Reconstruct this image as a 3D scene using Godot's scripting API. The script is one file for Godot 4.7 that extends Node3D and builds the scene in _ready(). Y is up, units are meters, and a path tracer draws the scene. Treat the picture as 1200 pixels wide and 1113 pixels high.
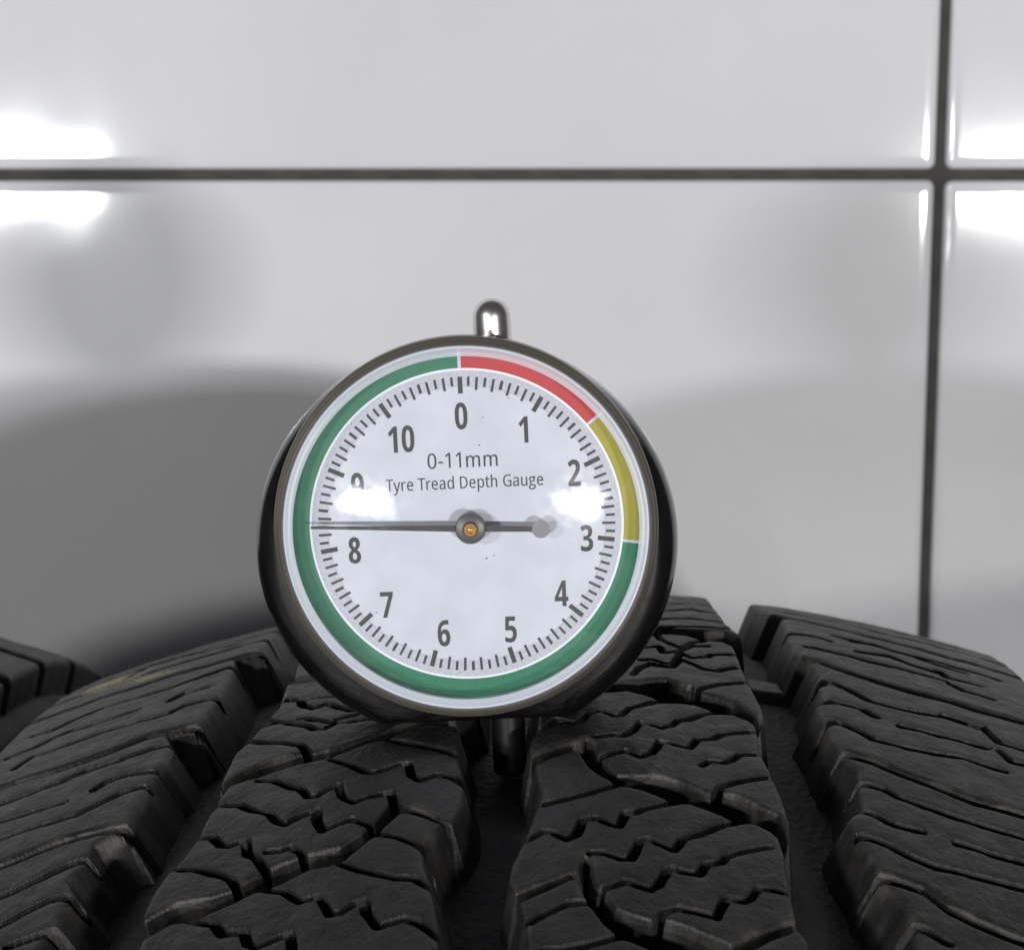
extends Node3D

# ---- measures (metres unless a name says mm) ----
const TYRE_R := 0.285          # outer radius of the near tyre
const CROWN := 240.0           # mm, radius of the crown across the tread
const DEPTH := 8.3             # mm, tread depth
const CAM_Y := 0.656
const WALL_Z := -0.60
var rng := RandomNumberGenerator.new()
var nz := FastNoiseLite.new()
var nf := FastNoiseLite.new()
var taken := {}
var M := {}

func _ready():
	rng.seed = 7
	nz.seed = 3; nz.frequency = 0.085; nz.fractal_octaves = 3
	nf.seed = 11; nf.frequency = 0.6; nf.fractal_octaves = 2
	setting_camera_and_light()
	materials()
	build_floor()
	build_wall()
	var tyre := build_near_tyre()
	build_far_tyre()
	build_gauge(tyre)

# ------------------------------------------------------------------ camera, light
func setting_camera_and_light():
	var cam := Camera3D.new()
	cam.name = "camera"
	cam.position = Vector3(0, CAM_Y, 0)
	cam.rotation_degrees = Vector3(-10.2, 0, 0)
	cam.near = 0.02; cam.far = 30.0
	var lens := CameraAttributesPhysical.new()
	lens.frustum_focal_length = 51.75
	lens.frustum_focus_distance = 0.27
	lens.exposure_aperture = 40.0
	lens.frustum_near = 0.02; lens.frustum_far = 30.0
	cam.attributes = lens
	cam.fov = 26.1
	add_child(cam)
	cam.current = true
	var we := WorldEnvironment.new(); we.name = "world_environment"
	var e := Environment.new()
	e.background_mode = Environment.BG_COLOR
	e.background_color = Color(0.27, 0.27, 0.285)     # the dim room behind the camera
	e.tonemap_mode = Environment.TONE_MAPPER_LINEAR
	e.tonemap_exposure = 1.0
	e.sdfgi_enabled = true; e.ssao_enabled = true; e.ssil_enabled = true
	we.environment = e
	add_child(we)
	panel_lamp(Vector3(0.935, CAM_Y - 0.145, 2.5), Vector2(0.26, 0.055), 4.0, Color(1, 0.99, 0.985), "wide white LED panel lamp low on the right behind the camera")
	panel_lamp(Vector3(-0.95, CAM_Y - 0.13, 2.5), Vector2(0.36, 0.09), 3.0, Color(0.98, 0.985, 1), "wide white LED panel lamp low on the left behind the camera")
	panel_lamp(Vector3(-1.75, CAM_Y + 0.48, 2.2), Vector2(0.4, 0.12), 2.8, Color(1, 0.99, 0.97), "white LED panel lamp hung high on the left behind the camera")

func panel_lamp(at: Vector3, size: Vector2, energy: float, tint: Color, label: String):
	var t := thing("panel_lamp", label, "lamp", at, "LED panel lamps behind the camera")
	t.look_at_from_position(at, Vector3(0, CAM_Y - 0.08, -0.35), Vector3.UP)
	var hm := StandardMaterial3D.new(); hm.albedo_color = Color(0.3, 0.3, 0.31); hm.roughness = 0.5
	var st := SurfaceTool.new(); st.begin(Mesh.PRIMITIVE_TRIANGLES)
	box_into(st, Vector3(0, 0, 0.03), Vector3(size.x + 0.03, size.y + 0.03, 0.05))
	part("lamp_housing", st.commit(), hm, t)
	var dm := StandardMaterial3D.new(); dm.albedo_color = Color(0.9, 0.9, 0.9)
	dm.emission_enabled = true; dm.emission = tint; dm.emission_energy_multiplier = 2.0
	var st2 := SurfaceTool.new(); st2.begin(Mesh.PRIMITIVE_TRIANGLES)
	box_into(st2, Vector3(0, 0, 0.002), Vector3(size.x, size.y, 0.006))
	part("lamp_diffuser", st2.commit(), dm, t)
	var a := AreaLight3D.new(); a.name = "lamp_light"
	a.area_size = size; a.light_energy = energy; a.light_color = tint
	a.shadow_enabled = true
	a.position = Vector3(0, 0, -0.006)
	t.add_child(a)

# ------------------------------------------------------------------ names
func numbered(n: String) -> String:
	var c: int = taken.get(n, 0)
	taken[n] = c + 1
	return n if c == 0 else "%s_%03d" % [n, c]

func thing(called: String, label: String, category: String, at := Vector3.ZERO, group := "") -> Node3D:
	var o := Node3D.new(); o.name = numbered(called); add_child(o); o.position = at
	o.set_meta("label", label); o.set_meta("category", category)
	if group != "": o.set_meta("group", group)
	return o

func part(called: String, mesh: Mesh, m: Material, parent: Node) -> MeshInstance3D:
	var k := "%d/%s" % [parent.get_instance_id(), called]
	var c: int = taken.get(k, 0); taken[k] = c + 1
	var o := MeshInstance3D.new(); o.name = called if c == 0 else "%s_%03d" % [called, c]
	o.mesh = mesh; o.material_override = m
	parent.add_child(o)
	return o

# ------------------------------------------------------------------ materials
func noise_tex(freq: float, octaves: int, seed_: int, size: int, lo: float, hi: float, normal := false, bump := 2.0) -> NoiseTexture2D:
	var n := FastNoiseLite.new(); n.seed = seed_; n.frequency = freq; n.fractal_octaves = octaves; n.noise_type = FastNoiseLite.TYPE_SIMPLEX_SMOOTH
	var t := NoiseTexture2D.new(); t.width = size; t.height = size; t.seamless = true; t.noise = n
	if normal:
		t.as_normal_map = true; t.bump_strength = bump
	else:
		var g := Gradient.new(); g.set_color(0, Color(lo, lo, lo)); g.set_color(1, Color(hi, hi, hi)); t.color_ramp = g
	return t

func plain(c: Color, rough: float, metal := 0.0, spec := 0.5) -> StandardMaterial3D:
	var m := StandardMaterial3D.new(); m.albedo_color = c; m.roughness = rough; m.metallic = metal; m.metallic_specular = spec
	return m

func materials():
	var rub := plain(Color(1, 1, 1), 0.62, 0.0, 0.5)
	rub.vertex_color_use_as_albedo = true
	rub.uv1_triplanar = true; rub.uv1_scale = Vector3(38, 38, 38)
	rub.heightmap_enabled = true; rub.heightmap_scale = 0.009
	rub.heightmap_texture = noise_tex(0.03, 5, 21, 512, 0.0, 1.0)
	rub.roughness_texture = noise_tex(0.012, 4, 22, 512, 0.72, 1.0)
	M.rubber = rub
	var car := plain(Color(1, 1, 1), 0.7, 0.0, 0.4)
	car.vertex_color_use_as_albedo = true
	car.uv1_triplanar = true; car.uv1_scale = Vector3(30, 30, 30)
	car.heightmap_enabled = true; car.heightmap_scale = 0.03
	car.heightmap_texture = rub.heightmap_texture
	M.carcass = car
	var tile := plain(Color(0.885, 0.89, 0.905), 0.07, 0.0, 0.5)
	tile.uv1_triplanar = true; tile.uv1_world_triplanar = true; tile.uv1_scale = Vector3(1.7, 1.7, 1.7)
	tile.albedo_texture = noise_tex(0.006, 5, 41, 512, 0.955, 1.0)
	tile.normal_enabled = true; tile.normal_scale = 0.018
	tile.normal_texture = noise_tex(0.012, 3, 42, 512, 0, 1, true, 6.0)
	tile.roughness = 0.075
	tile.roughness_texture = noise_tex(0.01, 5, 43, 512, 0.45, 1.0)
	M.tile = tile
	var grout := plain(Color(0.31, 0.3, 0.29), 0.95)
	grout.uv1_triplanar = true; grout.uv1_scale = Vector3(40, 40, 40)
	grout.albedo_texture = noise_tex(0.006, 4, 51, 256, 0.75, 1.0)
	M.grout = grout
	var fl := plain(Color(0.42, 0.41, 0.4), 0.8)
	fl.uv1_triplanar = true; fl.uv1_scale = Vector3(2, 2, 2)
	fl.albedo_texture = noise_tex(0.02, 5, 52, 512, 0.75, 1.0)
	M.floor = fl
	M.body = plain(Color(0.05, 0.05, 0.055), 0.2)
	M.body.clearcoat_enabled = true; M.body.clearcoat = 0.6; M.body.clearcoat_roughness = 0.12
	M.body.uv1_triplanar = true; M.body.uv1_scale = Vector3(60, 60, 60)
	M.body.roughness_texture = noise_tex(0.03, 4, 61, 256, 0.6, 1.6)
	M.bezel = plain(Color(0.56, 0.54, 0.5), 0.3, 0.6)
	M.bezel.uv1_triplanar = true; M.bezel.uv1_scale = Vector3(110, 110, 110)
	M.bezel.albedo_texture = noise_tex(0.15, 3, 62, 256, 0.72, 1.0)
	M.chrome = plain(Color(0.9, 0.88, 0.87), 0.3, 1.0)
	M.shaded_chrome = plain(Color(0.13, 0.13, 0.135), 0.45, 0.7)  # chrome of the probe, darkened to stand for groove shade and dark reflections
	M.weight = plain(Color(0.5, 0.5, 0.52), 0.4)  # pale grey puts the glare on the dark tail disc into its colour
	M.gasket = plain(Color(0.86, 0.88, 0.93), 0.22)
	M.dial = plain(Color(0.825, 0.85, 0.895), 0.35)
	M.dial.uv1_triplanar = true; M.dial.uv1_scale = Vector3(20, 20, 20)
	M.dial.albedo_texture = noise_tex(0.012, 5, 63, 512, 0.93, 1.0)
	M.silver = plain(Color(0.79, 0.805, 0.85), 0.4)
	M.silver.uv1_triplanar = true; M.silver.uv1_scale = Vector3(90, 90, 90)
	M.silver.albedo_texture = noise_tex(0.08, 4, 64, 256, 0.86, 1.0)
	M.green = plain(Color(0.0, 0.45, 0.31), 0.35)
	M.red = plain(Color(0.72, 0.13, 0.16), 0.35)
	M.yellow = plain(Color(0.62, 0.59, 0.06), 0.35)
	M.white = plain(Color(0.92, 0.94, 0.97), 0.35)
	M.ink = plain(Color(0.15, 0.16, 0.185), 0.5)
	M.ink.uv1_triplanar = true; M.ink.uv1_scale = Vector3(120, 120, 120)
	M.ink.albedo_texture = noise_tex(0.06, 4, 65, 256, 0.6, 1.3)
	M.needle = plain(Color(0.1, 0.1, 0.11), 0.4)
	M.hub = plain(Color(0.3, 0.3, 0.31), 0.35)
	M.brass = plain(Color(0.72, 0.55, 0.33), 0.25, 1.0)
	var gl := plain(Color(1, 1, 1, 0.02), 0.1)
	gl.transparency = BaseMaterial3D.TRANSPARENCY_ALPHA
	gl.roughness = 0.16
	gl.uv1_triplanar = true; gl.uv1_scale = Vector3(30, 30, 30)
	gl.roughness_texture = noise_tex(0.02, 5, 66, 512, 0.15, 0.85)
	M.glass = gl
	var fr := plain(Color(0.86, 0.88, 0.92, 0.6), 0.3)  # milky tint stands in for refraction at the crystal's edge
	fr.transparency = BaseMaterial3D.TRANSPARENCY_ALPHA
	M.edge_refraction = fr

# ------------------------------------------------------------------ mesh helpers
func quad(st: SurfaceTool, a: Vector3, b: Vector3, c: Vector3, d: Vector3, n: Vector3):
	# corners go round; wound so that n is the front
	if (c - a).cross(b - a).dot(n) < 0.0:
		var t := b; b = d; d = t
	st.set_normal(n)
	for p in [a, b, c, a, c, d]: st.add_vertex(p)

func box_into(st: SurfaceTool, at: Vector3, size: Vector3):
	var h := size * 0.5
	for ax in 3:
		for sg in [-1.0, 1.0]:
			var n := Vector3.ZERO; n[ax] = sg
			var u := Vector3.ZERO; u[(ax + 1) % 3] = h[(ax + 1) % 3]
			var v := Vector3.ZERO; v[(ax + 2) % 3] = h[(ax + 2) % 3]
			var c: Vector3 = at + n * h[ax]
			quad(st, c - u - v, c + u - v, c + u + v, c - u + v, n)

# a closed sheet from rings of equal length: ring[i][j]; smooth normals, creases where crease[i] is true
func rings_mesh(rings: Array, closed := true, cap_first := false, cap_last := false, out_from = null) -> ArrayMesh:
	var nr := rings.size(); var nc: int = rings[0].size()
	var st := SurfaceTool.new(); st.begin(Mesh.PRIMITIVE_TRIANGLES)
	st.set_smooth_group(0)
	var pv := PackedVector3Array()
	for r in rings: pv.append_array(PackedVector3Array(r))
	# direction test on one quad
	var flip := false
	if out_from != null:
		var best := 0.0
		for i in nr - 1:
			var j := 0
			var a: Vector3 = rings[i][j]; var b: Vector3 = rings[i][(j + 1) % nc]; var c: Vector3 = rings[i + 1][(j + 1) % nc]
			var d: float = (c - a).cross(b - a).dot(a - out_from)
			if absf(d) > absf(best): best = d
		flip = best < 0.0
	for p in pv: st.add_vertex(p)
	var last := nc if closed else nc - 1
	for i in nr - 1:
		for j in last:
			var a := i * nc + j; var b := i * nc + (j + 1) % nc; var c := (i + 1) * nc + (j + 1) % nc; var d := (i + 1) * nc + j
			var q := [a, b, c, a, c, d] if not flip else [a, c, b, a, d, c]
			for k in q: st.add_index(k)
	st.generate_normals()
	var mesh := st.commit()
	if cap_first or cap_last:
		var st2 := SurfaceTool.new(); st2.begin(Mesh.PRIMITIVE_TRIANGLES)
		for which in [[cap_first, 0, 1], [cap_last, nr - 1, nr - 2]]:
			if not which[0]: continue
			var r: Array = rings[which[1]]
			var mid := Vector3.ZERO; var mid2 := Vector3.ZERO
			for p in r: mid += p / nc
			for p in rings[which[2]]: mid2 += p / nc
			var e1: Vector3 = r[0] - mid; var e2: Vector3 = r[nc / 4] - mid
			var n := e1.cross(e2).normalized()
			if out_from != null and n.dot(mid - out_from) < 0.0: n = -n
			st2.set_normal(n)
			for j in nc:
				var a: Vector3 = r[j]; var b: Vector3 = r[(j + 1) % nc]
				if (b - mid).cross(a - mid).dot(n) < 0.0:
					var t := a; a = b; b = t
				st2.set_normal(n); st2.add_vertex(mid)
				st2.set_normal(n); st2.add_vertex(a)
				st2.set_normal(n); st2.add_vertex(b)
		st2.index()
		st2.commit(mesh)
		mesh = merged(mesh)
	return mesh

func merged(m: ArrayMesh) -> ArrayMesh:
	var st := SurfaceTool.new()
	for i in m.get_surface_count(): st.append_from(m, i, Transform3D.IDENTITY)
	return st.commit()

# turned shape about the z axis through (cx, cy); prof = [r, z, r, z, ...] in mm, creased at every corner sharper than 35 degrees
func lathe(prof: Array, cx: float, cy: float, n := 160, inner := false) -> ArrayMesh:
	var pts: Array[Vector2] = []
	for i in range(0, prof.size(), 2): pts.append(Vector2(prof[i], prof[i + 1]))
	var st := SurfaceTool.new(); st.begin(Mesh.PRIMITIVE_TRIANGLES)
	var segn: Array[Vector2] = []
	for i in pts.size() - 1:
		var d := (pts[i + 1] - pts[i]).normalized()
		segn.append(Vector2(d.y, -d.x))
	for i in pts.size() - 1:
		var na := segn[i]; var nb := segn[i]
		if i > 0 and segn[i].dot(segn[i - 1]) > 0.8: na = (segn[i] + segn[i - 1]).normalized()
		if i < segn.size() - 1 and segn[i].dot(segn[i + 1]) > 0.8: nb = (segn[i] + segn[i + 1]).normalized()
		for j in n:
			var t0 := TAU * j / n; var t1 := TAU * (j + 1) / n
			var c := [Vector2(cos(t0), sin(t0)), Vector2(cos(t1), sin(t1))]
			var quadv := []
			for k in [[pts[i], na, c[0]], [pts[i], na, c[1]], [pts[i + 1], nb, c[1]], [pts[i + 1], nb, c[0]]]:
				var p: Vector2 = k[0]; var nn: Vector2 = k[1]; var cc: Vector2 = k[2]
				quadv.append([Vector3(cx + p.x * cc.x, cy + p.x * cc.y, p.y) * 0.001, Vector3(nn.x * cc.x, nn.x * cc.y, nn.y)])
			var order := [0, 1, 2, 0, 2, 3]
			var g: Vector3 = (quadv[2][0] - quadv[0][0]).cross(quadv[1][0] - quadv[0][0])
			if g.length() < 1e-14: g = (quadv[3][0] - quadv[0][0]).cross(quadv[2][0] - quadv[0][0])
			if g.dot(quadv[0][1] + quadv[2][1]) < 0.0: order = [0, 2, 1, 0, 3, 2]
			for k in order:
				st.set_normal(quadv[k][1]); st.add_vertex(quadv[k][0])
	return st.commit()

# ------------------------------------------------------------------ floor and wall
func build_floor():
	var st := SurfaceTool.new(); st.begin(Mesh.PRIMITIVE_TRIANGLES)
	box_into(st, Vector3(0, -0.05, 1.2), Vector3(6, 0.1, 4.2))
	var o := MeshInstance3D.new(); o.name = "floor"; o.mesh = st.commit(); o.material_override = M.floor
	o.set_meta("kind", "structure"); add_child(o)

func tile_mesh(w: float, h: float) -> ArrayMesh:
	var rings := []
	for q in [[0.0, -7.0], [0.0, -1.6], [0.25, -0.85], [0.7, -0.38], [1.4, -0.13], [2.4, -0.03], [3.6, 0.0]]:
		var ring := []
		var rad: float = maxf(2.2 - q[0] * 0.5, 0.4)
		var hw: float = w * 500.0 - q[0]; var hh: float = h * 500.0 - q[0]
		for corner in 4:
			for k in 7:
				var a := PI / 2 * corner + PI / 2 * k / 6.0
				var cxs: float = (hw - rad) * (1.0 if corner in [0, 3] else -1.0)
				var cys: float = (hh - rad) * (1.0 if corner < 2 else -1.0)
				ring.append(Vector3(cxs + cos(a) * rad, cys + sin(a) * rad, q[1]) * 0.001)
		rings.append(ring)
	return rings_mesh(rings, true, false, true, Vector3(0, 0, -0.2))

func build_wall():
	var wall := thing("tiled_wall", "wall of large glossy white ceramic tiles with dark grey joints behind the tyres", "wall", Vector3(0, 0, WALL_Z))
	var st := SurfaceTool.new(); st.begin(Mesh.PRIMITIVE_TRIANGLES)
	var pw := 0.333; var ph := 0.25; var g := 0.0032
	var x0 := 0.1245; var y0 := CAM_Y - 0.0196
	box_into(st, Vector3(0.1245, 0.62, -0.0275), Vector3(2.0, 1.24, 0.05))
	part("grout", st.commit(), M.grout, wall)
	var full := tile_mesh(pw - g, ph - g)
	for i in range(-3, 3):
		for j in range(-3, 2):
			var lo: float = y0 + j * ph
			var m := full
			var cy: float = lo + ph * 0.5
			if lo < 0.0:
				var top: float = lo + ph
				if top < 0.03: continue
				m = tile_mesh(pw - g, top - g); cy = top * 0.5
			var o := part("tile", m, M.tile, wall)
			# each tile set a hair off true, as tiles are
			o.position = Vector3(x0 + (i + 0.5) * pw, cy, rng.randf_range(-0.0003, 0.0002))
			o.rotation = Vector3(rng.randf_range(-0.0016, 0.0016), rng.randf_range(-0.0016, 0.0016), rng.randf_range(-0.0007, 0.0007))

# ------------------------------------------------------------------ tyre tread
var crown_r := TYRE_R * 1000.0
var crown_rho := CROWN

func on_tyre(v: float, s: float, h: float) -> Vector3:
	var al := atan(v / crown_rho)
	var r := crown_r - v * v / (2.0 * crown_rho) + h * cos(al)
	var th := s / crown_r
	return Vector3(v + h * sin(al), r * cos(th), r * sin(th)) * 0.001

func open_block(flat: Array) -> Dictionary:
	var p := PackedVector2Array()
	for i in range(0, flat.size(), 2): p.append(Vector2(flat[i], flat[i + 1]))
	return {"poly": p, "cuts": []}

func cut(b: Dictionary, w: float, dep: float, flat: Array):
	var p := PackedVector2Array()
	for i in range(0, flat.size(), 2): p.append(Vector2(flat[i], flat[i + 1]))
	b.cuts.append([w, dep, p])

func stamp(d: PackedFloat32Array, nx: int, ny: int, o: Vector2, g: float, a: Vector2, b: Vector2, reach: float, off: float) -> PackedFloat32Array:
	var i0 := maxi(0, int((minf(a.x, b.x) - reach - o.x) / g)); var i1 := mini(nx - 1, int((maxf(a.x, b.x) + reach - o.x) / g) + 1)
	var j0 := maxi(0, int((minf(a.y, b.y) - reach - o.y) / g)); var j1 := mini(ny - 1, int((maxf(a.y, b.y) + reach - o.y) / g) + 1)
	var ab := b - a
	var l2 := maxf(ab.length_squared(), 1e-9)
	for j in range(j0, j1 + 1):
		var py := o.y + j * g
		for i in range(i0, i1 + 1):
			var p := Vector2(o.x + i * g, py)
			var t := clampf((p - a).dot(ab) / l2, 0.0, 1.0)
			var q := p.distance_to(a + ab * t) - off
			var k := j * nx + i
			if q < d[k]: d[k] = q
	return d

func close_block(b: Dictionary, tyre: Node3D, g: float, run := 0.9, r := 0.75, side := 0.8, called := "tread_block") -> MeshInstance3D:
	var poly: PackedVector2Array = b.poly
	var lo := poly[0]; var hi := poly[0]
	for p in poly: lo = lo.min(p); hi = hi.max(p)
	# run, side: mm by which walls along and across the tyre lean out over their height; r: mm of the rounded edge
	var o := lo - Vector2(run + 0.5, run + 0.5)
	var nx := int((hi.x - lo.x + 2 * run + 1.0) / g) + 1
	var ny := int((hi.y - lo.y + 2 * run + 1.0) / g) + 1
	var sd := PackedFloat32Array(); sd.resize(nx * ny); sd.fill(9.0)
	var sip := PackedFloat32Array(); sip.resize(nx * ny); sip.fill(9.0)
	var np_ := poly.size()
	for i in np_: sd = stamp(sd, nx, ny, o, g, poly[i], poly[(i + 1) % np_], maxf(run, r) + 1.0, 0.0)
	for c in b.cuts:
		var line: PackedVector2Array = c[2]
		for i in line.size() - 1: sip = stamp(sip, nx, ny, o, g, line[i], line[i + 1], 1.9, c[0] * 0.5)
	var cdep: float = b.cuts[0][1] if b.cuts.size() > 0 else 0.0
	# inside test by scan lines
	for j in ny:
		var y := o.y + j * g + 0.00137
		var xs := []
		for i in np_:
			var a := poly[i]; var c := poly[(i + 1) % np_]
			if (a.y > y) != (c.y > y): xs.append(a.x + (y - a.y) / (c.y - a.y) * (c.x - a.x))
		xs.sort()
		for q in range(0, xs.size() - 1, 2):
			for i in range(maxi(0, int(ceil((xs[q] - o.x) / g))), mini(nx - 1, int((xs[q + 1] - o.x) / g)) + 1):
				sd[j * nx + i] = -sd[j * nx + i]
	# fields: e = distance to the block's edge (inside < 0), f = distance to the nearest cut; both wander a little, as worn rubber does
	var na := PackedFloat32Array(); na.resize(nx * ny)
	for j in ny:
		for i in nx:
			var k := j * nx + i
			if sd[k] > run + g * 2.0: continue
			var n1 := nz.get_noise_2d((o.x + i * g) * 1.6, (o.y + j * g) * 1.6)
			na[k] = n1
			sd[k] += n1 * 0.16
			sip[k] += n1 * 0.14
	var pos := PackedVector3Array(); pos.resize(nx * ny)
	var col := PackedColorArray(); col.resize(nx * ny)
	var keep := PackedInt32Array(); keep.resize(nx * ny)
	var lip := 0.16; var low := -0.34
	for j in ny:
		for i in nx:
			var k := j * nx + i
			var v := o.x + i * g; var s := o.y + j * g
			var e := sd[k]
			if e > run + g * 1.5:
				keep[k] = -1
				continue
			var n1 := na[k]
			var n2 := nf.get_noise_2d(v * 2.2, s * 2.2)
			var ds := sip[k]
			# vertices close to the lip or foot of a wall slide onto it, so that walls run clean
			if i > 0 and j > 0 and i < nx - 1 and j < ny - 1:
				var field := sip; var val := ds; var to := lip if ds > 0.035 else low if ds < -0.215 else -0.09
				var onto := absf(val - to) < g * 0.75
				if not onto:
					field = sd; val = e; to = 0.0
					onto = absf(val - to) < g * 0.62
				if onto:
					var gr := Vector2(field[k + 1] - field[k - 1], field[k + nx] - field[k - nx])
					if gr.length() > 0.8 * g:
						gr = gr / gr.length_squared() * 2.0 * g
						var mv := (gr * (to - val)).limit_length(g * 0.78)
						v += mv.x; s += mv.y
						if field == sip: ds = to
						else: e = to
			var h := n1 * 0.16 + n2 * 0.03
			var wear := 0.0
			if e > -r:
				if e < 0.0:
					var t := (e + r) / r
					h -= r * 0.75 * (1.0 - sqrt(maxf(0.0, 1.0 - t * t)))
				else:
					var gx := 1.0
					if i > 0 and j > 0 and i < nx - 1 and j < ny - 1:
						var gd := Vector2(sd[k + 1] - sd[k - 1], sd[k + nx] - sd[k - nx])
						if gd.length() > 0.4 * g: gx = absf(gd.normalized().x)
					h -= r * 0.75 + e / lerpf(side, run, smoothstep(0.72, 0.97, gx)) * DEPTH
			if e > -1.3: wear = clampf(1.0 - absf(e + 0.1) / 1.2, 0.0, 1.0) * (0.6 if e > 0.25 else 1.0)
			if ds < 1.6:
				h -= 0.14 * clampf(1.0 - ds / 1.6, 0.0, 1.0) ** 2
				var t := clampf((lip - ds) / (lip - low), 0.0, 1.0)
				if t > 0.0: h = minf(h, h * (1.0 - t) - cdep * t)
				wear = maxf(wear, 0.08 * clampf(1.0 - absf(ds - 0.25) / 0.7, 0.0, 1.0))
			h = maxf(h, -DEPTH - 0.6)
			pos[k] = on_tyre(v, s, h)
			# rubber: near black, scuffed to dusty grey where edges have rubbed
			var n3 := nz.get_noise_3d(v * 3.1, s * 3.1, h * 3.0)
			var scuff := wear * clampf(n1 * 1.5 + n3 * 1.4 + 0.12, 0.0, 1.0)
			var dust := clampf(0.5 + n1 * 0.8 + n2 * 0.5, 0.0, 1.0)
			var c := Color(0.0135, 0.0131, 0.0129).lerp(Color(0.027, 0.0252, 0.0232), dust).lerp(Color(0.075, 0.069, 0.06), scuff * 0.65)
			if b.has("paint"):
				for pt in b.paint:
					var q := Vector2((v - pt[0]) / pt[2], (s - pt[1]) / pt[3]).length() + n2 * 0.9 + n1 * 0.5
					c = c.lerp(Color(0.42, 0.37, 0.17), 0.9 * clampf((1.0 - q) * 2.0, 0.0, 1.0))
			col[k] = c
	# normals and triangles
	var vp := PackedVector3Array(); var vn := PackedVector3Array(); var vc := PackedColorArray(); var idx := PackedInt32Array()
	var at := PackedInt32Array(); at.resize(nx * ny); at.fill(-1)
	for j in ny:
		for i in nx:
			var k := j * nx + i
			if keep[k] < 0: continue
			var kl := k - 1 if i > 0 and keep[k - 1] >= 0 else k
			var kr := k + 1 if i < nx - 1 and keep[k + 1] >= 0 else k
			var kd := k - nx if j > 0 and keep[k - nx] >= 0 else k
			var ku := k + nx if j < ny - 1 and keep[k + nx] >= 0 else k
			var n := (pos[ku] - pos[kd]).cross(pos[kr] - pos[kl])
			if n.length_squared() < 1e-20: n = Vector3(0, pos[k].y, pos[k].z)
			at[k] = vp.size()
			vp.append(pos[k]); vn.append(n.normalized()); vc.append(col[k])
	for j in ny - 1:
		for i in nx - 1:
			var k := j * nx + i
			var a := at[k]; var c := at[k + 1]; var d := at[k + nx + 1]; var f := at[k + nx]
			if a < 0 or c < 0 or d < 0 or f < 0: continue
			idx.append_array(PackedInt32Array([a, c, d, a, d, f]))
	var arr := []; arr.resize(Mesh.ARRAY_MAX)
	arr[Mesh.ARRAY_VERTEX] = vp; arr[Mesh.ARRAY_NORMAL] = vn; arr[Mesh.ARRAY_COLOR] = vc; arr[Mesh.ARRAY_INDEX] = idx
	var mesh := ArrayMesh.new(); mesh.add_surface_from_arrays(Mesh.PRIMITIVE_TRIANGLES, arr)
	return part(called, mesh, M.rubber, tyre)

func carcass_mesh(R: float, rho: float, width: float, dep: float, seed_: int, n := 420) -> ArrayMesh:
	# section of the tyre, from the middle of the groove floor out over shoulder and sidewall to the bead, and back along the liner; mm (x, r)
	var half: Array[Vector2] = []
	var w := width
	for k in 15:
		var v := w * k / 14.0
		half.append(Vector2(v, R - v * v / (2 * rho) - dep))
	var rs := R - w * w / (2 * rho) - dep
	for q in [[w + 2.0, rs - 3.0], [w + 4.0, rs - 9.0], [w + 5.0, rs - 18.0], [w + 6.0, rs - 32.0], [w + 5.5, rs - 48.0], [w + 3.0, rs - 64.0], [w - 1.0, rs - 78.0], [w - 9.0, rs - 86.0], [w - 16.0, rs - 88.0], [w - 20.0, rs - 84.0]]:
		half.append(Vector2(q[0], q[1]))
	var inner: Array[Vector2] = []
	for q in [[w - 12.0, rs - 74.0], [w - 2.0, rs - 52.0], [w + 1.0, rs - 32.0], [w - 6.0, rs - 14.0], [w - 25.0, rs - 6.0], [0.0, R - dep - 9.0]]:
		inner.append(Vector2(q[0], q[1]))
	var loop: Array[Vector2] = []
	for i in range(half.size() - 1, 0, -1): loop.append(Vector2(-half[i].x, half[i].y))
	loop.append_array(half)
	loop.append_array(inner)
	for i in range(inner.size() - 2, -1, -1): loop.append(Vector2(-inner[i].x, inner[i].y))
	var m := loop.size()
	var vp := PackedVector3Array(); var vc := PackedColorArray(); var vn := PackedVector3Array(); var idx := PackedInt32Array()
	for i in n:
		var th := TAU * i / n
		for j in m:
			var p := loop[j]
			var t := (loop[(j + 1) % m] - loop[(j + m - 1) % m]).normalized()
			var nn := Vector2(-t.y, t.x)
			var bump := 0.0
			if j > 8 and j < 2 * half.size() - 10: bump = nz.get_noise_2d(p.x * 0.9 + seed_ * 50.0, th * R * 0.9) * 0.35
			var rr := p.y + bump
			vp.append(Vector3(p.x, rr * cos(th), rr * sin(th)) * 0.001)
			vn.append(Vector3(nn.x, nn.y * cos(th), nn.y * sin(th)))
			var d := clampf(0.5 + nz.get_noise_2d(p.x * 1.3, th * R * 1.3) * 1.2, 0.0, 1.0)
			vc.append(Color(0.02, 0.02, 0.0215).lerp(Color(0.048, 0.048, 0.05), d))  # dusty rubber, lightened further to put light on the groove floor into the colour
	for i in n:
		for j in m:
			var a := i * m + j; var b := i * m + (j + 1) % m; var c := ((i + 1) % n) * m + (j + 1) % m; var d := ((i + 1) % n) * m + j
			idx.append_array(PackedInt32Array([a, b, c, a, c, d]))
	var arr := []; arr.resize(Mesh.ARRAY_MAX)
	arr[Mesh.ARRAY_VERTEX] = vp; arr[Mesh.ARRAY_NORMAL] = vn; arr[Mesh.ARRAY_COLOR] = vc; arr[Mesh.ARRAY_INDEX] = idx
	var mesh := ArrayMesh.new(); mesh.add_surface_from_arrays(Mesh.PRIMITIVE_TRIANGLES, arr)
	return mesh

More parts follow.
